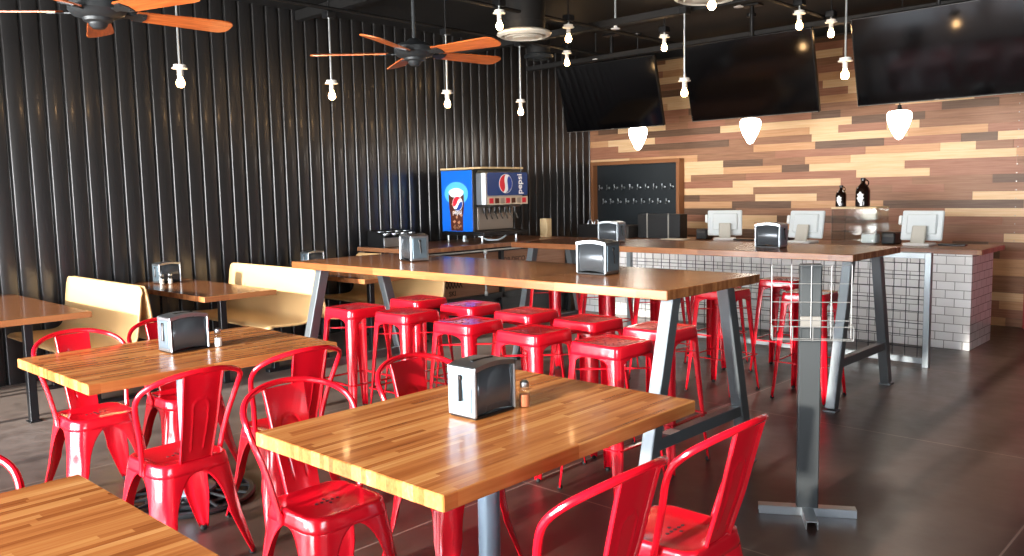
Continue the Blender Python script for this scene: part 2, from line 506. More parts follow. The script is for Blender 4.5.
CH = dict(hx=.157, hy=.157, zt=.45, fl=.064)
def make_chair(label):
    t = thing('metal_chair', label, 'chair', group='red metal chairs around the low tables')
    holes = [(.022*i, .022*j) for i in (-1, 0, 1) for j in (-1, 0, 1) if not (i and j)]+[(.044, .0), (-.044, .0)]
    pressed_seat(CH['hx'], CH['hy'], .452, .010, .403, CH['fl'], holes=holes).build('seat', ['red', 'hole'], t, solid=.004, ang=50)
    for sx in (-1, 1):
        for sy in (-1, 1):
            l = pressed_leg(sx, sy, CH['hx'], CH['hy'], .45, .405, .205, .40, .13, CH['fl']).build('leg', 'red', t, solid=.004, ang=60)
            foot_mb(sx, sy, .203).build('rubber_foot', 'rubber', l)
    # backrest splat with pressed outline and rolled edges
    prof = smooth_path([(0, -.146, .440), (0, -.164, .50), (0, -.195, .60), (0, -.220, .70), (0, -.243, .79), (0, -.252, .823)], 12)
    rows = []
    def ridge(x, z):
        ax = abs(x); w0, zt_, zb = .034, .715, .50
        if z < zb: d = math.hypot(ax-w0*.8, z-zb)
        elif z < zt_-w0: d = abs(ax-w0*(.8+.2*(z-zb)/(zt_-w0-zb)))
        else: d = abs(math.hypot(ax, z-(zt_-w0))-w0)
        return .0045*math.exp(-(d/.0038)**2)
    for p in prof:
        hw = .068+.016*(p.z-.44)/.4
        row = []
        xs = [-1.0, -1.0, -.97]+[-.92+1.84*k/44 for k in range(45)]+[.97, 1., 1.]
        for i, x in enumerate(xs):
            dy = 0
            if i in (0, len(xs)-1): dy = -.014
            elif i in (1, len(xs)-2): dy = -.003
            bow = -.006*(1-x*x)
            row.append((x*hw, p.y+dy+bow+.006-ridge(x*hw, p.z), p.z))
        rows.append(row)
    b = MB(); b.grid(rows); b.build('back_splat', 'red', t, solid=.003, ang=50)
    half = [(.170, -.03, .410), (.173, -.043, .46), (.190, -.075, .58), (.213, -.105, .68), (.219, -.132, .735), (.207, -.172, .776), (.165, -.216, .808), (.09, -.250, .830), (0, -.262, .837)]
    path = smooth_path(half+[(-x, y, z) for x, y, z in half[-2::-1]], 5)
    b = MB(); b.tube(path, .0112, 10)
    for s in (-1, 1): b.box((s*.168, -.033, .42), (.012, .030, .045), .005)
    b.build('back_hoop', 'red', t)
    b = MB()
    for a, c in (((-.145, -.145, .385), (.145, .145, .385)), ((.145, -.145, .385), (-.145, .145, .385))): b.bar(a, c, .022, .005, .001)
    b.build('cross_brace', 'red', t)
    return t

def make_stool(label):
    t = thing('metal_bar_stool', label, 'stool', group='red metal bar stools')
    holes = [(.05*i, .05*j) for i in (-1, 0, 1) for j in (-1, 0, 1) if (i or j)]
    pressed_seat(.152, .152, .762, .006, .700, .052, r=.035, holes=holes).build('seat', ['red', 'hole'], t, solid=.004, ang=50)
    for sx in (-1, 1):
        for sy in (-1, 1):
            l = pressed_leg(sx, sy, .152, .152, .762, .702, .668, .36, .13, .052, r=.035, gz=.33).build('leg', 'red', t, solid=.004, ang=60)
            foot_mb(sx, sy, .190, .024).build('rubber_foot', 'rubber', l)
    e = .184
    for a, c in (((-e, -e), (e, -e)), ((e, -e), (e, e)), ((e, e), (-e, e)), ((-e, e), (-e, -e))):
        b = MB(); b.bar((a[0]*.98, a[1]*.98, .27), (c[0]*.98, c[1]*.98, .27), .022, .009, .002); b.build('footrail', 'red', t)
    b = MB()
    for a, c in (((-.15, -.15, .62), (.15, .15, .62)), ((.15, -.15, .62), (-.15, .15, .62))): b.bar(a, c, .02, .006, .001)
    b.build('cross_brace', 'red', t)
    return t

# chairs: -X side of a table faces +X, +X side faces -X
E_, W_ = -PI/2, PI/2
chairs = [
 (-2.45, 1.62, E_, 'red metal chair tucked under the white-edged left end of the large front table, seat showing'),
 (-2.45, 2.20, E_, 'red metal chair at the front table whose back rises behind it before the bar stools'),
 (-1.40, 1.655, W_, 'red metal chair nearest the camera at the right side of the front table'),
 (-1.39, 2.195, W_, 'red metal chair at right side of front table, its back against bare floor'),
 (-4.385, 1.56, E_, 'red metal chair on far side of the left table, close to its left corner'),
 (-4.42, 2.04, E_, 'red metal chair behind the left table, peeping out beside the plywood booth bench'),
 (-3.39, 1.52, W_+.04, 'red metal chair seen from behind in front of left table, whole seat and legs visible'),
 (-3.44, 2.06, W_-.03, 'red metal chair at left table whose back overlaps its right corner'),
 (-2.46, .485, E_, 'red metal chair at the bottom left table, only a bit of hoop back showing'),
]
ch0 = None
for x, y, rz, lab in chairs:
    if ch0 is None:
        ch0 = make_chair(lab); ch0.location = (x, y, 0); ch0.rotation_euler = (0, 0, rz)
    else: dup(ch0, (x, y, 0), rz, lab)

near = 'near side of the long high table'
stools = [
 (-4.64, 3.36, 'first red bar stool from the left on the near side of the front high table'),
 (-4.17, 3.42, 'second red bar stool from the left on the near side of the front high table'),
 (-3.56, 3.38, 'third red bar stool from the left on the near side of the front high table'),
 (-3.03, 3.37, 'fourth red bar stool from the left on the near side of the front high table'),
 (-2.49, 3.35, 'red bar stool on near side of the front high table, beside its white-lit leg'),
 (-4.62, 3.90, 'first red bar stool from the left on far side of the front high table'),
 (-4.08, 3.90, 'second red bar stool from the left on far side of the front high table'),
 (-3.55, 3.88, 'third red bar stool from the left on far side of the front high table'),
 (-3.04, 3.86, 'fourth red bar stool from the left on far side of the front high table'),
 (-2.54, 3.86, 'red bar stool on far side of the front high table, behind its white-lit leg'),
 (-2.53, 5.76, 'red bar stool just right of the bare steel post, under the rear high table'),
 (-3.11, 5.56, 'red bar stool showing past the dark back leg of the long high table'),
 (-3.66, 5.60, 'third red bar stool from the right on near side of the rear high table'),
 (-4.22, 5.60, 'fourth red bar stool from the right on near side of the rear high table'),
 (-4.78, 5.60, 'leftmost red bar stool on near side of the rear high table'),
 (-3.06, 6.46, 'red bar stool left of the steel post, nearer the mesh screen'),
 (-3.64, 6.40, 'second red bar stool from the right on mesh screen side of the rear high table'),
 (-4.22, 6.40, 'third red bar stool from the right on mesh screen side of the rear high table'),
 (-4.80, 6.40, 'leftmost red bar stool on mesh screen side of the rear high table'),
]
st0 = None
for x, y, lab in stools:
    rz = rnd.uniform(-.05, .05)
    if st0 is None:
        st0 = make_stool(lab); st0.location = (x, y, 0)
    else: dup(st0, (x, y, 0), rz, lab)

# ------------------------------------------------------------------ low tables
def make_table(label):
    t = thing('butcher_block_table', label, 'table', group='butcher block pedestal tables')
    b = MB(); b.bb(-.4455, .4455, -.6115, .6115, .714, .76, .003); b.build('tabletop', 'oak_y', t)
    b = MB(); b.lathe([(.0, .03), (.12, .03), (.12, .06), (.05, .085), (.038, .10), (.038, .69), (.06, .70), (.06, .713), (0, .713)], n=28); b.build('column', 'column', t)
    b = MB(); b.box((0, 0, .708), (.34, .06, .010), .002); b.box((0, 0, .704), (.06, .34, .010), .002); b.build('mounting_plate', 'iron', t)
    b = MB()
    b.lathe([(.295, 0), (.312, .006), (.315, .016), (.305, .026), (.285, .028), (.278, .020), (.278, .004)], n=40)
    b.lathe([(.0, .012), (.275, .010), (.277, .006)], n=40)
    b.lathe([(.215, .014), (.215, .026), (.195, .030), (.195, .016)], n=40)
    for k in range(16):
        a = 2*PI*k/16; b.bar((.07*math.cos(a), .07*math.sin(a), .045), (.29*math.cos(a), .29*math.sin(a), .020), .014, .014, .003)
    b.lathe([(.13, .02), (.125, .045), (.09, .058), (.05, .062), (0, .062)], n=28)
    b.build('pedestal_base', 'iron', t)
    return t
t1 = make_table('large front butcher block table with a steel napkin dispenser and white-lit left edge')
t1.location = (-1.985, 1.96, 0); t1.rotation_euler = (0, 0, .012)
dup(t1, (-4.037, 1.866, 0), 0., 'butcher block table at left, before the plywood booth, napkin dispenser in its middle')
dup(t1, (-1.99, .20, 0), 0., 'butcher block table with bare top cut off at the bottom left corner')

# ------------------------------------------------------------------ high tables
def make_high_table(label):
    t = thing('high_communal_table', label, 'table', group='high communal tables on steel legs')
    L, W = 3.10, .893
    b = MB(); b.bb(-L/2, L/2, -W/2, W/2, 1.008, 1.054, .003); b.build('tabletop', 'oak_x', t)
    for sx in (-1, 1):
        x = sx*(L/2-.10)
        f = MB()
        for sy in (-1, 1):
            f.bar((x, sy*.255, 1.006), (x, sy*.505, .012), .066, .072, .004, up=(0, 1, 0))
            f.box((x, sy*.508, .006), (.085, .085, .012), .002)
        f.bar((x, -.44, .31), (x, .44, .31), .05, .06, .003)
        f.box((x, 0, 1.003), (.08, .62, .008), .001)
        f.build('a_frame_leg', 'raw_steel', t)
    return t
ht = make_high_table('long high wooden table with two napkin dispensers and ten red stools, before the rear one')
ht.location = (-3.63, 3.665, 0)
bt = dup(ht, (-3.70, 5.995, 0), 0., 'rear high wooden table between the front high table and the wire mesh screen')

# small white tag lying on the cross bar of the high table
b = MB(); b.box((0, 0, .001), (.055, .09, .002), .0005)
tag(b.build('paper_tag', 'paper', loc=(-2.18, 3.40, .341)), 'small white paper tag on the cross bar of the long high table', 'tag')

# ------------------------------------------------------------------ napkin dispensers and shakers
def make_dispenser(label):
    """big bowed faces on +-X, plate ends on +-Y"""
    t = thing('napkin_dispenser', label, 'napkin dispenser', group='steel napkin dispensers on the tables')
    def top(y): return .176+.012*(1-(y/.1)**2)
    ys = [-.1+.2*k/12 for k in range(13)]
    # shell: arched lid strip + end plates
    b = MB()
    out = [(y, top(y)) for y in ys]+[(y, top(y)-.016) for y in ys[::-1]]
    b.prism(out, lambda u, v, w: (-.066+w, u, v), .132)
    b.bb(-.066, .066, -.102, -.090, .006, .178, .004); b.bb(-.066, .066, .090, .102, .006, .178, .004)
    b.build('lid_frame', 'chrome', t)
    for s in (-1, 1):
        b = MB(); b.bb(-.050, .050, s*.103-.0015, s*.103+.0015, .022, .160, .001); b.build('end_plate', 'disp_end', t)
    for s in (-1, 1):
        rows = []
        for k in range(13):
            y = -.088+.176*k/12; bow = .006*(1-(y/.088)**2)
            rows.append([(s*(.056+bow), y, .012+.010*(1-(y/.088)**2)), (s*(.060+bow), y, .09), (s*(.056+bow), y, top(y)-.018)])
        b = MB(); b.grid(rows); b.build('face_panel', 'smoke', t, solid=.002)
    b = MB(); b.bb(-.062, .062, -.098, .098, 0, .012, .003); b.build('base', 'black_plastic', t)
    b = MB(); b.bb(-.008, .008, -.05, .05, .1845, .1895, .002); b.build('lid_slot', 'black_plastic', t)
    b = MB(); b.bar((0, -.107, .135), (.004, -.112, .06), .012, .006, .002); b.box((0, -.107, .140), (.018, .008, .018), .003); b.build('lever', 'dark_steel', t)
    return t
dz = [(-2.028, 1.985, .76, .02, 'steel napkin dispenser on the large front table'),
      (-4.04, 1.88, .76, .03, 'steel napkin dispenser in the middle of the left table'),
      (-4.44, 3.72, 1.054, PI/2-.3, 'napkin dispenser with dark window at left on the long high table'),
      (-2.815, 3.665, 1.054, PI/2, 'napkin dispenser with shiny reflecting window at right on the long high table'),
      (-4.40, 5.93, 1.054, PI/2+.06, 'napkin dispenser on the rear high table, left of the two'),
      (-2.93, 5.96, 1.054, PI/2, 'napkin dispenser on the rear high table between two white order terminals'),
      (-7.40, 3.32, .76, .05, 'napkin dispenser beside two glass shakers on a booth table'),
      (-7.42, 4.86, .76, .05, 'small napkin dispenser against wall, left of the long high table end')]
d0 = None
for x, y, z, rz, lab in dz:
    if d0 is None: d0 = make_dispenser(lab); d0.location = (x, y, z); d0.rotation_euler = (0, 0, rz)
    else: dup(d0, (x, y, z), rz, lab)

def make_shaker(label, fill):
    t = thing('glass_shaker', label, 'shaker', group='glass shakers')
    b = MB(); b.lathe([(0, 0), (.020, 0), (.022, .004), (.020, .05), (.016, .068), (.014, .074), (0, .074)], n=16); b.build('jar', 'glass', t)
    b = MB(); b.lathe([(0, .003), (.0175, .003), (.0185, .02), (.017, .045), (0, .045)], n=14); b.build('contents', fill, t)
    b = MB(); b.lathe([(.0155, .071), (.017, .074), (.016, .088), (.010, .095), (0, .096)], n=16); b.build('cap', 'chrome', t)
    return t
s0 = make_shaker('glass shaker with reddish seasoning beside dispenser on front table', 'pepper'); s0.location = (-1.965, 2.13, .76)
s1 = make_shaker('glass salt shaker beside the dispenser on left table', 'salt'); s1.location = (-3.985, 2.03, .76)
dup(s1, (-7.285, 3.22, .76), 0, 'glass shaker on booth table nearest the window front, left of its pair')
dup(s1, (-7.275, 3.29, .76), 0, 'glass shaker on booth table, right of its pair')

# ------------------------------------------------------------------ booths
def booth_shell(sgn):
    """bent plywood seat and back; seat extends towards sgn*-Y"""
    prof = [(-.47, .425), (-.455, .437), (-.40, .443), (-.20, .435), (-.10, .440), (-.05, .465), (-.025, .51), (-.012, .58), (.005, .70), (.018, .80), (.026, .86), (.030, .876)]
    prof = smooth_path([(0, a, c) for a, c in prof], 5)
    x0, x1 = -7.60, -6.13
    b = MB(); xs = [x0, x0+.012, x0+.03, x0+.06]+[x0+.06+(x1-x0-.12)*k/8 for k in range(1, 8)]+[x1-.06, x1-.03, x1-.012, x1]
    rows = []
    for x in xs:
        e = min(x-x0, x1-x)
        cut = .06-math.sqrt(max(0, .06**2-(.06-min(e, .06))**2))     # rounded corners
        y_max, z_max = prof[-1].y, prof[-1].z
        row = []
        for p in prof:
            y, z = p.y, p.z
            if z > z_max-cut: z = z_max-cut
            if y < prof[0].y+cut: y = prof[0].y+cut
            row.append((x, y*sgn, z))
        rows.append(row)
    b.grid(rows); return b
def make_booth(label, y, double=True):
    t = thing('booth_bench', label, 'bench', (0, y, 0), group='bent plywood booth benches')
    booth_shell(1).build('seat_shell', 'ply', t, solid=.018, ang=50)
    if double:
        o = booth_shell(-1).build('seat_shell', 'ply', t, solid=.018, ang=50); o.location = (0, .085, 0)
    for x in (-7.3, -6.45):
        b = MB(); b.bar((x, -.22, .0), (x, -.22, .424), .05, .05, .003); b.bb(x-.03, x+.03, -.38, .42 if double else .0, .40, .424, .003)
        if double: b.bar((x, .30, .0), (x, .30, .42), .05, .05, .003)
        b.bb(x-.03, x+.03, -.30, .38 if double else .02, .0, .03, .003)
        b.build('support_frame', 'black_paint', t)
    return t
make_booth('plywood double booth bench at the street end, out past the left booth table', 1.02)
make_booth('plywood double booth bench nearest the front, beside the left table', 2.53)
make_booth('plywood double booth bench in the middle, behind the left table', 4.02)
make_booth('plywood booth bench partly hidden beneath the long high table top', 5.52, False)

def booth_table(y, label, x1=-6.05):
    t = thing('booth_table', label, 'table', (0, y, 0), group='booth tables along the black wall')
    b = MB(); b.bb(-7.70, x1, -.31, .31, .718, .76, .003); b.build('tabletop', 'booth_wood', t)
    for x in (-7.45, x1-.33):
        b = MB(); b.bar((x, 0, 0), (x, 0, .717), .055, .055, .004); b.bb(x-.05, x+.05, -.26, .26, .704, .717, .002); b.bb(x-.045, x+.045, -.04, .04, 0, .008, .002)
        b.build('leg', 'black_paint', t)
booth_table(1.84, 'wooden booth table cut off at left edge, before the nearest booth bench', -5.98)
booth_table(3.30, 'wooden booth table carrying a napkin dispenser, between the two nearest booth benches')
booth_table(4.80, 'booth table half hidden behind left end of the long high table')

# ------------------------------------------------------------------ wire mesh screen before the counter
t = thing('mesh_screen', 'galvanised frame with dark wire mesh standing before the tiled counter', 'screen', (0, 7.29, 0))
b = MB(); xa, xb = -5.2, -2.185
b.bb(xb-.05, xb, -.025, .025, .0, .95, .003); b.bb(xa, xa+.05, -.025, .025, 0, .95, .003)
b.bb(xa+.05, xb-.05, -.025, .025, .90, .95, .003); b.bb(xa+.05, xb-.05, -.025, .025, .03, .08, .003)
b.build('frame', 'screen_frame', t)
b = MB(); x = xa+.12
while x < xb-.08:
    b.tube([(x, 0, .075), (x, 0, .905)], .0035, 6); x += .1
zz = .16
while zz < .88:
    b.tube([(xa+.045, -.006, zz), (xb-.045, -.006, zz)], .0035, 6); zz += .1
b.build('wire_mesh', 'grid_dark', t)

# ------------------------------------------------------------------ tiled counter
t = thing('service_counter', 'white tiled service counter with wooden top along the plank wall', 'counter', (0, 0, 0))
b = MB(); b.bb(-6.62, -2.135, 8.24, 8.93, 0, .872, .003); b.build('tiled_body', 'tile', t)
b = MB(); b.bb(-6.64, -2.05, 8.20, 8.97, .872, .918, .003); b.build('countertop', 'counter_wood', t)

# soda counter along the black wall
t = thing('drink_counter', 'dark framed drinks counter with stencilled crate front along the black wall', 'counter', (0, 0, 0))
b = MB(); b.bb(-7.69, -6.66, 5.62, 8.18, .885, .93, .003); b.build('countertop', 'counter_wood', t)
b = MB()
b.bb(-6.73, -6.69, 5.64, 8.16, .835, .884, .003); b.bb(-6.73, -6.69, 5.64, 8.16, .30, .36, .003)
b.bb(-7.60, -6.74, 5.66, 8.14, .02, .34, .003)
for y in (5.66, 6.9, 8.1): b.bb(-6.74, -6.69, y, y+.05, 0, .884, .003); b.bb(-7.66, -7.61, y, y+.05, 0, .884, .003)
b.build('frame', 'black_paint', t)
b = MB(); b.bb(-6.76, -6.735, 5.7, 8.1, .36, .835, .002); cp = b.build('crate_panel', 'crate', t)
mt = Matrix(((0, 0, 1, -6.7335), (1, 0, 0, 0), (0, 1, 0, 0), (0, 0, 0, 1)))
def place(y, z): return Matrix.Translation((0, y, z)) @ mt
o = text_mesh('stencil_lettering', 'DB DECO', .085, 'stencil', cp, place(7.17, .72), bold=.002)
o = text_mesh('stencil_lettering', 'SKI', .075, 'stencil', cp, place(6.17, .41), bold=.002)
b = MB()
for k in range(3):
    y = 6.09+.09*k; b.bar((-6.733, y-.045, .47), (-6.733, y, .56), .004, .012); b.bar((-6.733, y, .56), (-6.733, y+.045, .47), .004, .012)
    b.bar((-6.733, y-.045, .56), (-6.733, y, .47), .004, .012); b.bar((-6.733, y, .47), (-6.733, y+.045, .56), .004, .012)
b.build('stencil_pattern', 'stencil', cp)
# pipe fittings on the front rail
b = MB()
b.tube([(-6.665, 6.62, .36), (-6.665, 6.62, .85)], .010, 8)
b.lathe([(.018, .82), (.022, .83), (.022, .86), (.016, .87)], (-6.665, 6.62, 0), 12); b.lathe([(.016, .35), (.022, .36), (.022, .39), (.016, .40)], (-6.665, 6.62, 0), 12)
b.tube([(-6.665, 5.7, .86), (-6.665, 8.1, .86)], .009, 8)
b.build('pipe_rail', 'galv', t)

# ------------------------------------------------------------------ soda machine
t = thing('soda_machine', 'blue soft drink dispenser with cola glass picture on the drinks counter', 'drink dispenser', (0, 0, 0))
x0, x1, y0, y1, z0, z1 = -7.45, -6.93, 6.70, 7.38, 1.05, 1.775
b = MB(); b.bb(x0, x1, y0, y1, z0, z1, .012); b.build('cabinet', 'machine_side', t)
b = MB(); b.bb(x0-.01, x1+.16, y0-.015, y1+.015, z1, z1+.022, .006); b.build('lid', 'cream', t)
# side picture panel facing the street
b = MB(); b.bb(x0+.005, x1-.0, y0-.012, y0, z0+.01, z1-.01, .003); sp = b.build('picture_panel', 'blue_panel', t)
def side(u, v, w): return (x0+u, y0-.0125-w, z0+v)
def ell(cx, cy, rx, ry, n=32, a0=0, a1=360): return [(cx+rx*math.cos(R(a0+(a1-a0)*k/n)), cy+ry*math.sin(R(a0+(a1-a0)*k/n))) for k in range(n+(0 if a1-a0 == 360 else 1))]
b = MB(); gx = .26
b.prism(ell(gx, .45, .20, .135), side, .0006, 0)
glass = [(gx-.10, .02), (gx+.10, .02), (gx+.105, .18), (gx+.125, .30), (gx+.130, .44), (gx-.130, .44), (gx-.125, .30), (gx-.105, .18)]
b.prism(glass, side, .0012, 1)
b.prism([(gx+.125*math.cos(a)*(1+.05*math.sin(5*a)), .46+.055*math.sin(a)) for a in [2*PI*k/30 for k in range(30)]], side, .0016, 2)
r2 = random.Random(3)
for k in range(22):
    cx, cy = gx+r2.uniform(-.085, .085), r2.uniform(.04, .40); w_, h_ = r2.uniform(.012, .028), r2.uniform(.012, .03)
    b.prism([(cx-w_, cy), (cx, cy-h_), (cx+w_, cy+.004), (cx+.004, cy+h_)], side, .0016, 3)
b.build('glass_picture', ['glow_blue', 'cola', 'froth', 'ice'], sp)
def emblem(name, fn, cx, cy, r, parent, tilt):
    """round emblem of red over white wave over blue"""
    b = MB(); c, s_ = math.cos(tilt), math.sin(tilt)
    def f(u, v, w): return fn(cx+c*u-s_*v, cy+s_*u+c*v, w)
    b.prism(ell(0, 0, r, r, 40), f, .0022, 0)
    def wave(x, d): return d+.22*r*math.sin(x/r*2.6)
    up = [(r*.95*math.cos(a), r*.95*math.sin(a)) for a in [PI*(.06+.88*k/20) for k in range(21)]]
    lo = [(-.93*r+1.86*r*k/16, wave(-.93*r+1.86*r*k/16, .18*r)) for k in range(17)]
    b.prism(up+lo, f, .0030, 1)
    dn = [(r*.95*math.cos(a), r*.95*math.sin(a)) for a in [PI+PI*(.10+.80*k/20) for k in range(21)]]
    lo = [(.88*r-1.76*r*k/16, wave(.88*r-1.76*r*k/16, -.30*r)) for k in range(17)]
    b.prism(dn+lo, f, .0030, 2)
    return b.build(name, ['logo_white', 'logo_red', 'logo_blue'], parent)
emblem('emblem', side, gx+.02, .335, .085, sp, .5)
text_mesh('emblem_lettering', 'pepsi', .075, 'logo_white', sp, Matrix(((1, 0, 0, x0+gx+.01), (0, 0, -1, y0-.0150), (0, 1, 0, z0+.235), (0, 0, 0, 1))))
# bulged head with silver frame on the counter side
fx0, fx1 = -6.93, -6.78
b = MB(); b.bb(fx0-.004, fx1, y0+.03, y1+.03, 1.335, 1.76, .035); hd = b.build('dispensing_head', 'chrome', t)
def front(u, v, w): return (fx1+.001+w, y0+.03+u, 1.335+v)
b = MB(); b.prism([(.075, .135), (.72, .135), (.735, .15), (.735, .385), (.72, .40), (.075, .40), (.06, .385), (.06, .15)], front, .003); b.build('sign_panel', 'navy_panel', hd)
emblem('emblem', lambda u, v, w: front(u, v, w+.003), .36, .27, .11, hd, PI/2-.35)
text_mesh('emblem_lettering', 'pepsi', .115, 'logo_white', hd, Matrix(((0, 0, 1, fx1+.0055), (0, -1, 0, y0+.03+.60), (1, 0, 0, 1.335+.265), (0, 0, 0, 1))), bold=.002)
b = MB(); b.prism([(.06, .03), (.735, .03), (.735, .12), (.06, .12)], front, .003, 0)
for k in range(7):
    b.prism([(.085+.092*k, .045), (.150+.092*k, .045), (.150+.092*k, .105), (.085+.092*k, .105)], front, .006, 1+k % 3)
b.build('flavour_strip', ['pos_strip', 'logo_red', 'cola', 'steel_back'], hd)
b = MB(); b.bb(-6.928, -6.915, y0+.06, y1-.03, 1.08, 1.34, .003); b.build('splash_plate', 'steel_back', t)
for k in range(7):
    b = MB(); y = y0+.10+.085*k; b.lathe([(.016, 0), (.020, .03), (.020, .07)], (-6.845, y, 1.268), 12); b.bar((-6.835, y, 1.27), (-6.80, y, 1.20), .02, .006, .002); b.build('nozzle', 'black_plastic', t)
b = MB(); b.bb(x0, -6.74, y0-.02, y1+.05, 1.015, 1.06, .006); b.build('drip_tray', 'black_plastic', t)
for x in (-7.42, -6.85):
    for y in (y0+.06, y1-.05):
        b = MB(); b.lathe([(.02, .93), (.022, .945), (.014, .95), (.014, 1.016)], (x, y, 0), 12); b.build('foot', 'galv', t)
b = MB(); b.tube(smooth_path([(-6.95, 6.80, 1.01), (-6.86, 6.86, .965), (-6.82, 7.0, .96), (-6.84, 7.14, 1.0)], 5), .010, 8); b.tube(smooth_path([(-7.0, 6.62, 1.01), (-6.98, 6.60, .97), (-7.02, 6.68, .955)], 5), .018, 8); b.build('drain_hose', 'froth', t)

# cutlery bin organiser
t = thing('cutlery_organizer', 'black and steel cutlery organiser with round bins on drinks counter', 'organiser', (-7.40, 5.90, .93))
b = MB()
out = [(-.13, .0), (.15, .0), (.15, .115), (.06, .165), (-.13, .185)]
b.prism(out, lambda u, v, w: (u, -.25+w, v), .50); b.build('housing', 'black_plastic', t)
b = MB(); b.bb(.15, .155, -.245, .245, .006, .108, .002); b.build('front_plate', 'chrome', t)
for j in range(2):
    for k in range(4):
        b = MB(); c = (.105-.10*j, -.18+.12*k, .138+.020*j+.006); b.lathe([(.030, -.004), (.046, .0), (.046, .008), (.034, .009), (.032, -.01)], c, 18); b.build('bin_rim', 'chrome', t)

# things at the far end of the counters
b = MB(); b.bb(-.06, .06, -.05, .05, 0, .235, .008)
tag(b.build('wood_block', 'cream', loc=(-6.98, 8.02, .93)), 'upright pale wood block at corner of the two counters', 'block')
t = thing('condiment_caddy', 'dark low box with shiny loop handles beside the pale wood block', 'caddy', (-6.53, 8.42, .918))
b = MB(); b.bb(-.16, .16, -.11, .11, 0, .165, .006); b.build('box', 'black_plastic', t)
for s in (-1, 1):
    b = MB(); b.tube([(s*.05+.035*math.cos(a), 0, .16+.06*math.sin(a)) for a in [PI*k/10 for k in range(11)]], .006, 8); b.build('handle', 'chrome', t)
b = MB(); b.bb(-.15, .15, -.12, .12, 0, .14, .006); b.bb(-.16, .16, -.13, .13, .14, .155, .004)
tag(b.build('storage_bin', 'machine_side', loc=(-6.12, 8.50, .918)), 'low dark brown storage bin next to the loop-handled box', 'bin')
t = thing('menu_holder', 'tall black menu holder with two bright upright rails below the tap board', 'menu holder', (-5.64, 8.60, .918))
b = MB(); b.bb(-.30, .30, -.06, .10, 0, .29, .004); b.build('case', 'black_plastic', t)
for x in (-.16, .14):
    b = MB(); b.bb(x-.008, x+.008, -.068, -.058, 0, .30, .002); b.build('rail', 'steel_back', t)
b = MB(); b.box((0, 0, .004), (.30, .2, .008), .001, Matrix.Rotation(.2, 3, 'Z')); b.box((0.02, .01, .0105), (.28, .19, .005), .001, Matrix.Rotation(.1, 3, 'Z'))
tag(b.build('paper_stack', 'paper', loc=(-5.31, 8.36, .918)), 'thin stack of papers beside the black menu holder', 'papers')

# ------------------------------------------------------------------ order terminals
def make_pos(label):
    t = thing('order_terminal', label, 'terminal', group='white order terminals on the counter')
    rot = Matrix.Rotation(R(-12), 3, 'X')
    def T(p): return rot @ Vector(p)+Vector((0, .03, .19))
    b = MB(); b.box(T((0, 0, 0)), (.38, .030, .29), .010, rot); b.box(T((0, -.02, .01)), (.28, .03, .20), .012, rot); b.build('screen_back', 'pos', t)
    b = MB(); b.box(T((0, .016, 0)), (.35, .003, .26), .001, rot); b.build('display', 'tv_screen', t)
    b = MB(); b.box((0, -.07, .10), (.13, .03, .19), .008, Matrix.Rotation(R(-18), 3, 'X')); b.build('stand', 'pos_grey', t)
    b = MB(); b.box((0, -.04, .014), (.25, .22, .028), .010); b.build('base', 'white', t)
    b = MB(); b.box(T((-.205, 0, .05)), (.03, .05, .09), .008, rot); b.build('card_slot', 'white', t)
    return t
p0 = make_pos('white order terminal nearest the slate tap board, left of the three'); p0.location = (-4.80, 8.62, .918); p0.rotation_euler = (0, 0, .5)
dup(p0, (-3.80, 8.50, .918), -.05, 'white order terminal in the middle, behind the clear acrylic case')
dup(p0, (-2.68, 8.58, .918), -.02, 'white order terminal nearest the right end of the tiled counter')
def make_printer(label, loc):
    t = thing('receipt_printer', label, 'printer', loc, group='black receipt printers')
    b = MB(); b.bb(-.07, .07, -.08, .08, 0, .12, .012); b.build('body', 'black_plastic', t)
    b = MB(); b.bb(-.055, .055, -.084, -.078, .075, .10, .002); b.build('paper_slot', 'machine_side', t); return t
pr0 = make_printer('small black receipt printer left of the terminal nearest the tap board', (-5.06, 8.62, .918))
dup(pr0, (-4.09, 8.66, .918), .1, 'small black receipt printer between napkin dispenser and middle terminal')
dup(pr0, (-2.98, 8.66, .918), -.1, 'small black receipt printer between acrylic case and right terminal')
b = MB(); b.box((0, 0, .009), (.24, .09, .018), .004)
k0 = tag(b.build('card_tray', 'black_plastic', loc=(-4.52, 8.56, .918)), 'flat black card tray right of the left terminal', 'tray', 'flat trays beside terminals')
k1 = k0.copy(); col.objects.link(k1); k1.location = (-2.42, 8.66, .918); k1['label'] = 'flat black card tray right of the terminal near the counter end'

# clear acrylic case with two growlers on top
t = thing('acrylic_case', 'clear acrylic display case carrying two brown jugs on the counter', 'display case', (-3.28, 8.62, .918))
W, D, H = .44, .34, .355; th = .008
b = MB()
b.bb(-W/2, W/2, -D/2, -D/2+th, 0, H, .001); b.bb(-W/2, W/2, D/2-th, D/2, 0, H, .001)
b.bb(-W/2, -W/2+th, -D/2+th, D/2-th, 0, H, .001); b.bb(W/2-th, W/2, -D/2+th, D/2-th, 0, H, .001)
for z in (.12, .24): b.bb(-W/2+th, W/2-th, -D/2+th, D/2-th, z, z+.006, .001)
b.build('panels', 'acrylic', t)
b = MB(); b.bb(-W/2-.005, W/2+.005, -D/2-.005, D/2+.005, H, H+.018, .002); b.build('top_board', 'cream', t)
for x in (-W/2+.004, W/2-.004):
    for y in (-D/2+.004, D/2-.004):
        b = MB(); b.bb(x-.006, x+.006, y-.006, y+.006, 0, H, .001); b.build('corner_strip', 'acrylic', t)
for x, y, w_ in ((.12, .02, .16), (-.1, .02, .14)):
    pass
b = MB(); b.box((0, 0, .045), (.15, .12, .09), .01)
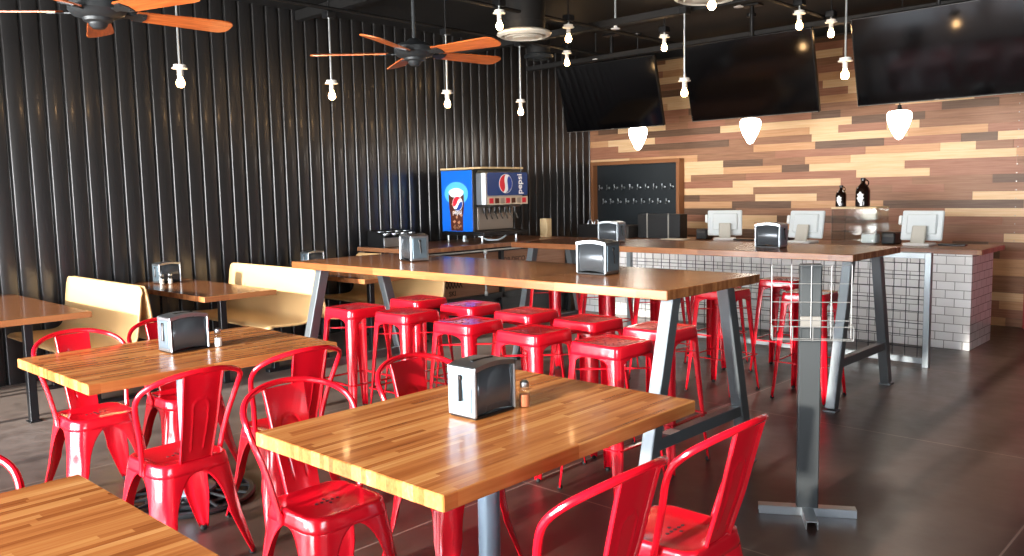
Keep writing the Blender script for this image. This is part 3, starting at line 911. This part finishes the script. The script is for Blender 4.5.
tag(b.build('pastry_bag', 'white', loc=(-3.17, 8.62, .9265)), 'white wrapped packet on the floor of the acrylic case', 'packet', 'packets in the acrylic case')
b = MB(); b.box((0, 0, .04), (.16, .12, .08), .02)
tag(b.build('pastry_bag', 'paper', loc=(-3.17, 8.62, 1.1645)), 'pale wrapped packet on the top shelf of the acrylic case', 'packet', 'packets in the acrylic case')
def make_growler(label, loc, s):
    t = thing('growler_jug', label, 'jug', loc, group='brown glass jugs')
    b = MB(); b.lathe([(r*s, z*s) for r, z in ((0, 0), (.060, 0), (.066, .008), (.066, .15), (.058, .178), (.036, .205), (.022, .222), (.019, .245), (.022, .248), (.022, .258), (0, .258))], n=24); b.build('bottle', 'brown_glass', t)
    b = MB(); b.lathe([(.021*s, .252*s), (.024*s, .256*s), (.024*s, .272*s), (0, .274*s)], n=16); b.build('cap', 'black_plastic', t)
    b = MB(); b.tube([(s*(.022+.030*math.sin(a)), 0, s*(.222-.030*math.cos(a))) for a in [PI*k/10 for k in range(11)]], .006*s, 8); b.build('handle', 'brown_glass', t)
    # white printed emblem wrapped round the front
    b = MB(); rows = []
    for v, wd in ((.030, .002), (.048, .014), (.052, .024), (.062, .020), (.072, .026), (.080, .036), (.088, .030), (.096, .022), (.106, .028), (.118, .035), (.122, .022), (.128, .012), (.140, .009), (.142, .002)):
        row = []
        for k in range(9):
            a = wd*(-1+k/4)/.066; row.append((s*.0672*math.sin(a), -s*.0672*math.cos(a), s*v))
        rows.append(row)
    b.grid(rows); b.build('printed_emblem', 'label_white', t, solid=.0008)
    return t
make_growler('smaller brown glass jug on the acrylic case, left one', (-3.47, 8.60, 1.291), .80)
make_growler('taller brown glass jug on the acrylic case, right one', (-3.25, 8.60, 1.291), 1.06)

# ------------------------------------------------------------------ tap board in the plank wall
t = thing('tap_board', 'wood framed slate board with two rows of beer taps on plank wall', 'tap board', (-6.87, YB-.006, .98))
W, H = 1.50, .93
b = MB(); d = .13
b.bb(-W/2, -W/2+.05, -d, 0, 0, H-.05, .003); b.bb(W/2-.05, W/2, -d, 0, 0, H-.05, .003); b.bb(-W/2, W/2, -d, 0, H-.05, H, .003); b.build('frame', 'frame_wood', t)
b = MB(); b.bb(-W/2+.05, W/2-.05, -.03, -.01, 0, H-.05); bd = b.build('slate_panel', 'slate', t)
for j, z in enumerate((.555, .355)):
    for k in range(10 if j == 0 else 9):
        x = -W/2+.13+(W-.24)*(k+.5*j)/9.4
        b = MB(); b.lathe([(.018, 0), (.018, .005), (.009, .008)], (0, 0, 0), 10)
        b.v = [(x+vx, -.03-vz, z+vy) for vx, vy, vz in b.v]
        b.tube([(x, -.03, z), (x, -.085, z), (x+.004, -.10, z-.028)], .0085, 8)
        b.tube([(x, -.085, z+.004), (x, -.088, z+.045)], [.006, .010], 8)
        b.build('tap', 'chrome', bd)

# ------------------------------------------------------------------ televisions
def make_tv(label, cx, y, zb, yaw):
    t = thing('hanging_tv', label, 'television', (cx, y, zb), yaw, group='large televisions hanging over the counter')
    rot = Matrix.Rotation(R(15.3), 3, 'X'); W, H = 1.46, .84
    def T(x, yy, z): return rot @ Vector((x, yy, z))
    b = MB(); b.box(T(0, .028, H/2), (W, .05, H), .006, rot); b.box(T(0, .065, H/2), (W*.7, .05, H*.6), .012, rot); b.build('housing', 'tv_frame', t)
    b = MB(); b.box(T(0, .002, H/2+.004), (W-.022, .004, H-.030), .001, rot); b.build('screen', 'tv_screen', t)
    b = MB(); b.box(T(0, -.0005, .006), (W-.02, .005, .004), .001, rot); b.box(T(0, -.002, .0085), (.035, .004, .009), .001, rot); b.build('badge_strip', 'steel_back', t)
    top = ZC-zb-.012; yp = T(0, .09, H*.5).y
    b = MB(); b.tube([(0, yp, H*.45), (0, yp, top)], .022, 12); b.box((0, yp, top), (.2, .12, .022), .003); b.build('mount_pole', 'black_paint', t)
    b = MB(); b.box(T(0, .095, H*.5), (.45, .03, .3), .004, rot); b.build('mount_bracket', 'black_paint', t)
    return t
make_tv('leftmost of the three big black televisions, before the wall corner', -6.36, 8.62, 2.258, .03)
make_tv('middle of the three big black televisions above the counter', -4.355, 8.385, 2.249, .011)
make_tv('rightmost big black television, cut off by right edge of view', -2.526, 8.414, 2.271, -.018)

# ------------------------------------------------------------------ lights
def make_globe(label, loc):
    t = thing('globe_pendant', label, 'lamp', loc, group='white opal shades under the televisions')
    b = MB(); b.lathe([(0, .145), (.06, .145), (.095, .138), (.112, .115), (.115, .085), (.107, .04), (.090, -.01), (.066, -.06), (.044, -.10), (.030, -.125), (0, -.140)], n=28); b.build('opal_shade', 'globe', t)
    b = MB(); b.lathe([(.05, .143), (.05, .155), (.022, .165), (.018, .20), (0, .20)], n=16); b.build('holder', 'black_paint', t)
    b = MB(); b.tube([(0, 0, .19), (0, 0, ZC-loc[2]-.02)], .006, 8); b.lathe([(.05, ZC-loc[2]-.035), (.055, ZC-loc[2]-.003)], n=16); b.build('stem', 'black_paint', t)
make_globe('glowing white opal shade below the leftmost television', (-6.11, 8.80, 2.135))
make_globe('glowing white opal shade below the middle television', (-4.59, 8.80, 2.13))
make_globe('glowing white opal shade below the rightmost television', (-2.985, 8.80, 2.09))

def make_pendant(label, loc, zbox):
    t = thing('bulb_pendant', label, 'lamp', loc, group='bare bulb pendants')
    hh = zbox-loc[2]
    b = MB(); b.lathe([(0, -.034), (.018, -.032), (.029, -.018), (.032, 0), (.028, .018), (.017, .036), (.014, .052), (0, .052)], n=18); b.build('bulb', 'bulb', t)
    b = MB(); b.lathe([(.018, .047), (.021, .05), (.021, .10), (.034, .105), (.058, .108), (.058, .116), (.046, .118), (.046, .138), (.012, .140), (0, .14)], n=22); b.build('lamp_holder', 'porcelain', t)
    b = MB(); b.tube([(0, 0, .138), (0, 0, hh)], .009, 8); b.build('rod', 'galv', t)
    b = MB(); b.box((0, 0, hh+.03), (.09, .09, .06), .006); b.tube([(0, 0, hh+.05), (0, 0, ZC-loc[2]-.002)], .008, 8); b.build('junction_box', 'black_paint', t)
    return t
pend = [
 (-6.395, 3.07, 2.40, 3.10, 'bare bulb on long rod below the blade of the left fan'),
 (-6.43, 4.49, 2.40, 3.08, 'bare bulb on long rod by left blade tip of the middle fan'),
 (-6.35, 5.82, 2.40, 3.08, 'bare bulb on long rod showing through right blades of the middle fan'),
 (-6.48, 7.05, 2.40, 3.12, 'bare bulb on long rod below the white ceiling diffuser above soda machine'),
 (-4.30, 6.95, 2.40, 3.12, 'bare bulb on long rod by left edge of the middle television'),
 (-2.78, 6.92, 2.40, 3.12, 'bare bulb on long rod between the middle and right televisions'),
 (-5.38, 5.59, 3.0, 3.17, 'bare bulb on short rod left of the white ceiling diffuser'),
 (-5.39, 6.58, 3.0, 3.17, 'bare bulb on short rod, upper of two in line above left television corner'),
 (-6.40, 7.78, 3.0, 3.16, 'bare bulb on short rod, lower of two in line above left television corner'),
 (-5.06, 7.78, 3.0, 3.16, 'bare bulb on short rod above gap between left and middle televisions'),
 (-3.39, 5.87, 2.90, 3.18, 'bare bulb on short rod in front of the big round ceiling diffuser'),
 (-3.54, 7.72, 3.0, 3.18, 'bare bulb on short rod against top right corner of the middle television'),
 (-3.51, 8.37, 3.0, 3.16, 'bare bulb on short rod before planks between middle and right televisions'),
]
for x, y, z, zb, lab in pend: make_pendant(lab, (x, y, z), zb)

# ------------------------------------------------------------------ ceiling fans
def make_fan(label, x, y, z, ph):
    t = thing('ceiling_fan', label, 'fan', (x, y, z), group='wooden bladed ceiling fans')
    b = MB(); b.lathe([(0, -.105), (.03, -.10), (.045, -.085), (.05, -.07), (.075, -.06), (.08, -.045), (.13, -.03), (.15, -.005), (.15, .03), (.12, .055), (.06, .075), (.035, .095), (0, .095)], n=32); b.build('motor_housing', 'fan_metal', t)
    b = MB(); b.tube([(0, 0, .09), (0, 0, ZC-z-.06)], .014, 10); b.lathe([(.03, ZC-z-.10), (.065, ZC-z-.05), (.07, ZC-z-.003)], n=20); b.build('downrod', 'fan_metal', t)
    pts = []
    L0, L1 = .20, .76
    N = 14
    def hw(s): return .058+.022*s
    up = []; 
    for k in range(N+1):
        s = k/N; up.append((L0+(L1-L0-.07)*s, hw(s)))
    ht_ = hw(1)
    tip = [(L1-.07+.07*math.sin(a), ht_*math.cos(a)**.6 if math.cos(a) > 0 else 0) for a in [PI/2*k/8 for k in range(1, 9)]]
    outline = up+tip+[(u, -v) for u, v in tip[-2::-1]]+[(u, -v) for u, v in up[::-1]]
    for k in range(5):
        a = R(ph+72*k); pit = R(-13)
        def F(u, v, w):
            yy, zz = v*math.cos(pit)-w*math.sin(pit), v*math.sin(pit)+w*math.cos(pit)
            return (u, yy, zz-.012)
        bm = MB(); bm.prism(outline, F, .008)
        bl = bm.build('blade', 'blade', t, ang=40); bl.rotation_euler = (0, 0, a)
        bk = MB(); bk.prism([(.10, -.02), (.17, -.02), (.205, -.048), (.25, -.050), (.262, 0), (.25, .050), (.205, .048), (.17, .02), (.10, .02)], lambda u, v, w: F(u, v, w-.006), .006)
        for (u, v) in ((.235, -.03), (.235, .03), (.25, 0)): bk.box(F(u, v, -.007), (.010, .010, .004), .001)
        bk.build('blade_bracket', 'fan_metal', bl)
make_fan('wooden bladed ceiling fan near top left corner, close to the camera', -4.89, 1.90, 2.55, 14)
make_fan('wooden bladed ceiling fan before the black wall, fully in view', -4.84, 4.12, 2.55, 8)

# ------------------------------------------------------------------ air diffusers
def diffuser(label, loc, r, white=True, name='ceiling_diffuser'):
    t = thing(name, label, 'vent', loc, group='round air diffusers')
    m = 'vent_white' if white else 'fan_metal'
    b = MB(); b.lathe([(r, 0), (r*.98, -.012), (r*.86, -.028), (r*.80, -.012), (r*.78, .03), (r*.84, .03), (r*.98, .012), (r, 0)], n=36)
    b.lathe([(r*.70, -.030), (r*.66, -.036), (r*.52, -.010), (r*.50, .01), (r*.60, .0), (r*.70, -.026)], n=36)
    b.lathe([(r*.42, -.034), (r*.38, -.040), (0, -.030)], n=30); b.lathe([(r*.42, -.034), (r*.30, .0), (0, .0)], n=30)
    b.build('cone_rings', m, t)
    b = MB(); b.lathe([(r*.78, .028), (r*.78, ZC-loc[2]-.002)], n=30); b.lathe([(r*.80, .10), (r*.80, .12)], n=30); b.build('duct_collar', 'ceiling_dark', t)
diffuser('round white ceiling diffuser between the middle fan and left television', (-5.50, 6.05, 3.0), .26)
diffuser('large round white ceiling diffuser above the middle television, cut by top edge', (-3.97, 6.78, 3.2), .29)
diffuser('small dark grey diffuser just below the white one near the fan', (-6.55, 7.45, 3.06), .17, False)

# sprinkler heads
def sprinkler(label, loc):
    t = thing('sprinkler_head', label, 'sprinkler', loc, group='sprinkler heads under the ceiling')
    b = MB(); b.tube([(0, 0, .03), (0, 0, ZC-loc[2]-.002)], .011, 8); b.build('drop_pipe', 'galv' if loc[0] > -5.4 else 'black_paint', t)
    b = MB(); b.lathe([(0, -.02), (.045, -.018), (.048, -.012), (.02, -.004), (.014, .03), (0, .03)], n=16); b.build('deflector', 'white', t)
sprinkler('sprinkler head right above the left television pole', (-5.20, 7.10, 3.15))
sprinkler('white capped sprinkler just above the left television top edge', (-6.45, 8.40, 3.12))
sprinkler('white capped sprinkler at top edge above middle television pole', (-4.10, 7.60, 3.26))

# ------------------------------------------------------------------ bare post with wire rack
t = thing('steel_post', 'bare steel post on a cross foot standing on open floor at right', 'post', (-1.605, 3.655, 0), R(31))
b = MB(); b.box((0, 0, .60), (.095, .05, 1.13), .004); b.build('upright', 'post_steel', t)
b = MB(); b.box((0, -.026, 1.04), (.085, .006, .22), .002); b.build('face_plate', 'post_steel', t)
b = MB(); b.box((0, -.027, .905), (.088, .006, .05), .002); b.build('clamp_plate', 'steel_back', t)
def channel(p0, p1):
    b = MB(); b.bar(p0+(.036,), p1+(.036,), .052, .006, .001)
    d = Vector((p1[0]-p0[0], p1[1]-p0[1], 0)).normalized(); n_ = Vector((-d.y, d.x, 0))*.024
    for s in (-1, 1):
        b.bar((p0[0]+s*n_.x, p0[1]+s*n_.y, .018), (p1[0]+s*n_.x, p1[1]+s*n_.y, .018), .005, .036, .001)
    return b
for p0_, p1_ in (((.02, 0), (.215, 0)), ((-.02, 0), (-.215, 0)), ((0, -.02), (0, -.19)), ((0, .02), (0, .19))):
    channel(p0_, p1_).build('foot_channel', 'galv', t)
t = thing('wire_menu_rack', 'wire grid rack with a shallow bottom basket hung on the steel post', 'wire rack', (-1.605, 3.655, 0), R(31))
b = MB(); yf = -.036; xs = [-.17+.085*k for k in range(5)]
zt_, zb_ = 1.165, .83
for x in xs: b.tube([(x, yf, zb_), (x, yf, zt_)], .0021, 6)
for k in range(5):
    z = zt_-.003-.083*k; b.tube([(xs[0], yf-.004, z), (xs[-1], yf-.004, z)], .0021, 6)
b.build('grid', 'wire', t)
b = MB(); yo = yf-.07
for z in (.835, .895):
    b.tube([(xs[0], yf, z), (xs[0], yo, z), (xs[-1], yo, z), (xs[-1], yf, z)], .0021, 6)
for x in xs: b.tube([(x, yf, zb_), (x, yo, .833), (x, yo, .897)], .002, 6)
b.build('basket', 'wire', t)

# ------------------------------------------------------------------ daylight
w = bpy.data.worlds.new('World'); sc.world = w; w.use_nodes = True
wt = w.node_tree; bg = wt.nodes['Background']
tcw = wt.nodes.new('ShaderNodeTexCoord'); sx_ = wt.nodes.new('ShaderNodeSeparateXYZ'); wt.links.new(tcw.outputs['Generated'], sx_.inputs[0])
cr = wt.nodes.new('ShaderNodeValToRGB'); mr = wt.nodes.new('ShaderNodeMapRange')
mr.inputs[1].default_value = -1; mr.inputs[2].default_value = 1; wt.links.new(sx_.outputs[2], mr.inputs[0]); wt.links.new(mr.outputs[0], cr.inputs[0])
el = cr.color_ramp.elements; el[0].position = .30; el[0].color = (.62, .60, .57, 1); el[1].position = .80; el[1].color = (.24, .29, .36, 1)
e_ = el.new(.485); e_.color = (.85, .82, .78, 1); e_ = el.new(.515); e_.color = (.95, .98, 1., 1); e_ = el.new(.60); e_.color = (.42, .45, .5, 1)
wt.links.new(cr.outputs[0], bg.inputs[0]); bg.inputs[1].default_value = 46.0
def portal(name, loc, rot, sx, sy):
    la = bpy.data.lights.new(name, 'AREA'); la.shape = 'RECTANGLE'; la.size = sx; la.size_y = sy; la.cycles.is_portal = True
    o = bpy.data.objects.new(name, la); col.objects.link(o); o.location = loc; o.rotation_euler = rot
portal('daylight_front', ((XW+.25+XWIN)/2, YF-.06, (.12+ZWIN)/2), (R(90), 0, 0), XWIN-XW-.25, ZWIN-.12)

portal('daylight_right', (XR+.06, (wy0+wy1)/2, (wz0+wz1)/2), (R(90), 0, R(90)), wy1-wy0, wz1-wz0)
sl = bpy.data.lights.new('low_sun', 'SUN'); sl.energy = 13.; sl.angle = R(1.6); sl.color = (1., .95, .87)
so = bpy.data.objects.new('low_sun', sl); col.objects.link(so)
so.rotation_euler = Vector((-.02, 1., -math.tan(R(13.)))).to_track_quat('-Z', 'Y').to_euler()

# ------------------------------------------------------------------ camera
yaw, pitch, roll, hcam, fpx = -.7575, .1031, -.0199, 1.5163, 839.02
s_, c_ = math.sin(yaw), math.cos(yaw)
r0 = Vector((c_, -s_, 0)); f0 = Vector((s_, c_, 0)); zup = Vector((0, 0, 1))
Fv = f0*math.cos(pitch)-zup*math.sin(pitch); U0 = f0*math.sin(pitch)+zup*math.cos(pitch)
Rv = r0*math.cos(roll)+U0*math.sin(roll); Uv = -r0*math.sin(roll)+U0*math.cos(roll)
cam = bpy.data.cameras.new('camera'); co = bpy.data.objects.new('camera', cam); col.objects.link(co)
mw = Matrix((Rv, Uv, -Fv)).transposed().to_4x4(); mw.translation = (0, 0, hcam); co.matrix_world = mw
cam.sensor_width = 36; cam.lens = fpx/1024*36; cam.clip_start = .05
sc.camera = co

sc.view_settings.view_transform = 'Standard'; sc.view_settings.look = 'None'
sc.view_settings.gamma = 1; sc.view_settings.use_curve_mapping = False
sc.view_settings.exposure = 0.
sc.cycles.use_denoising = True
sc.cycles.max_bounces = 8; sc.cycles.diffuse_bounces = 4; sc.cycles.sample_clamp_indirect = 8
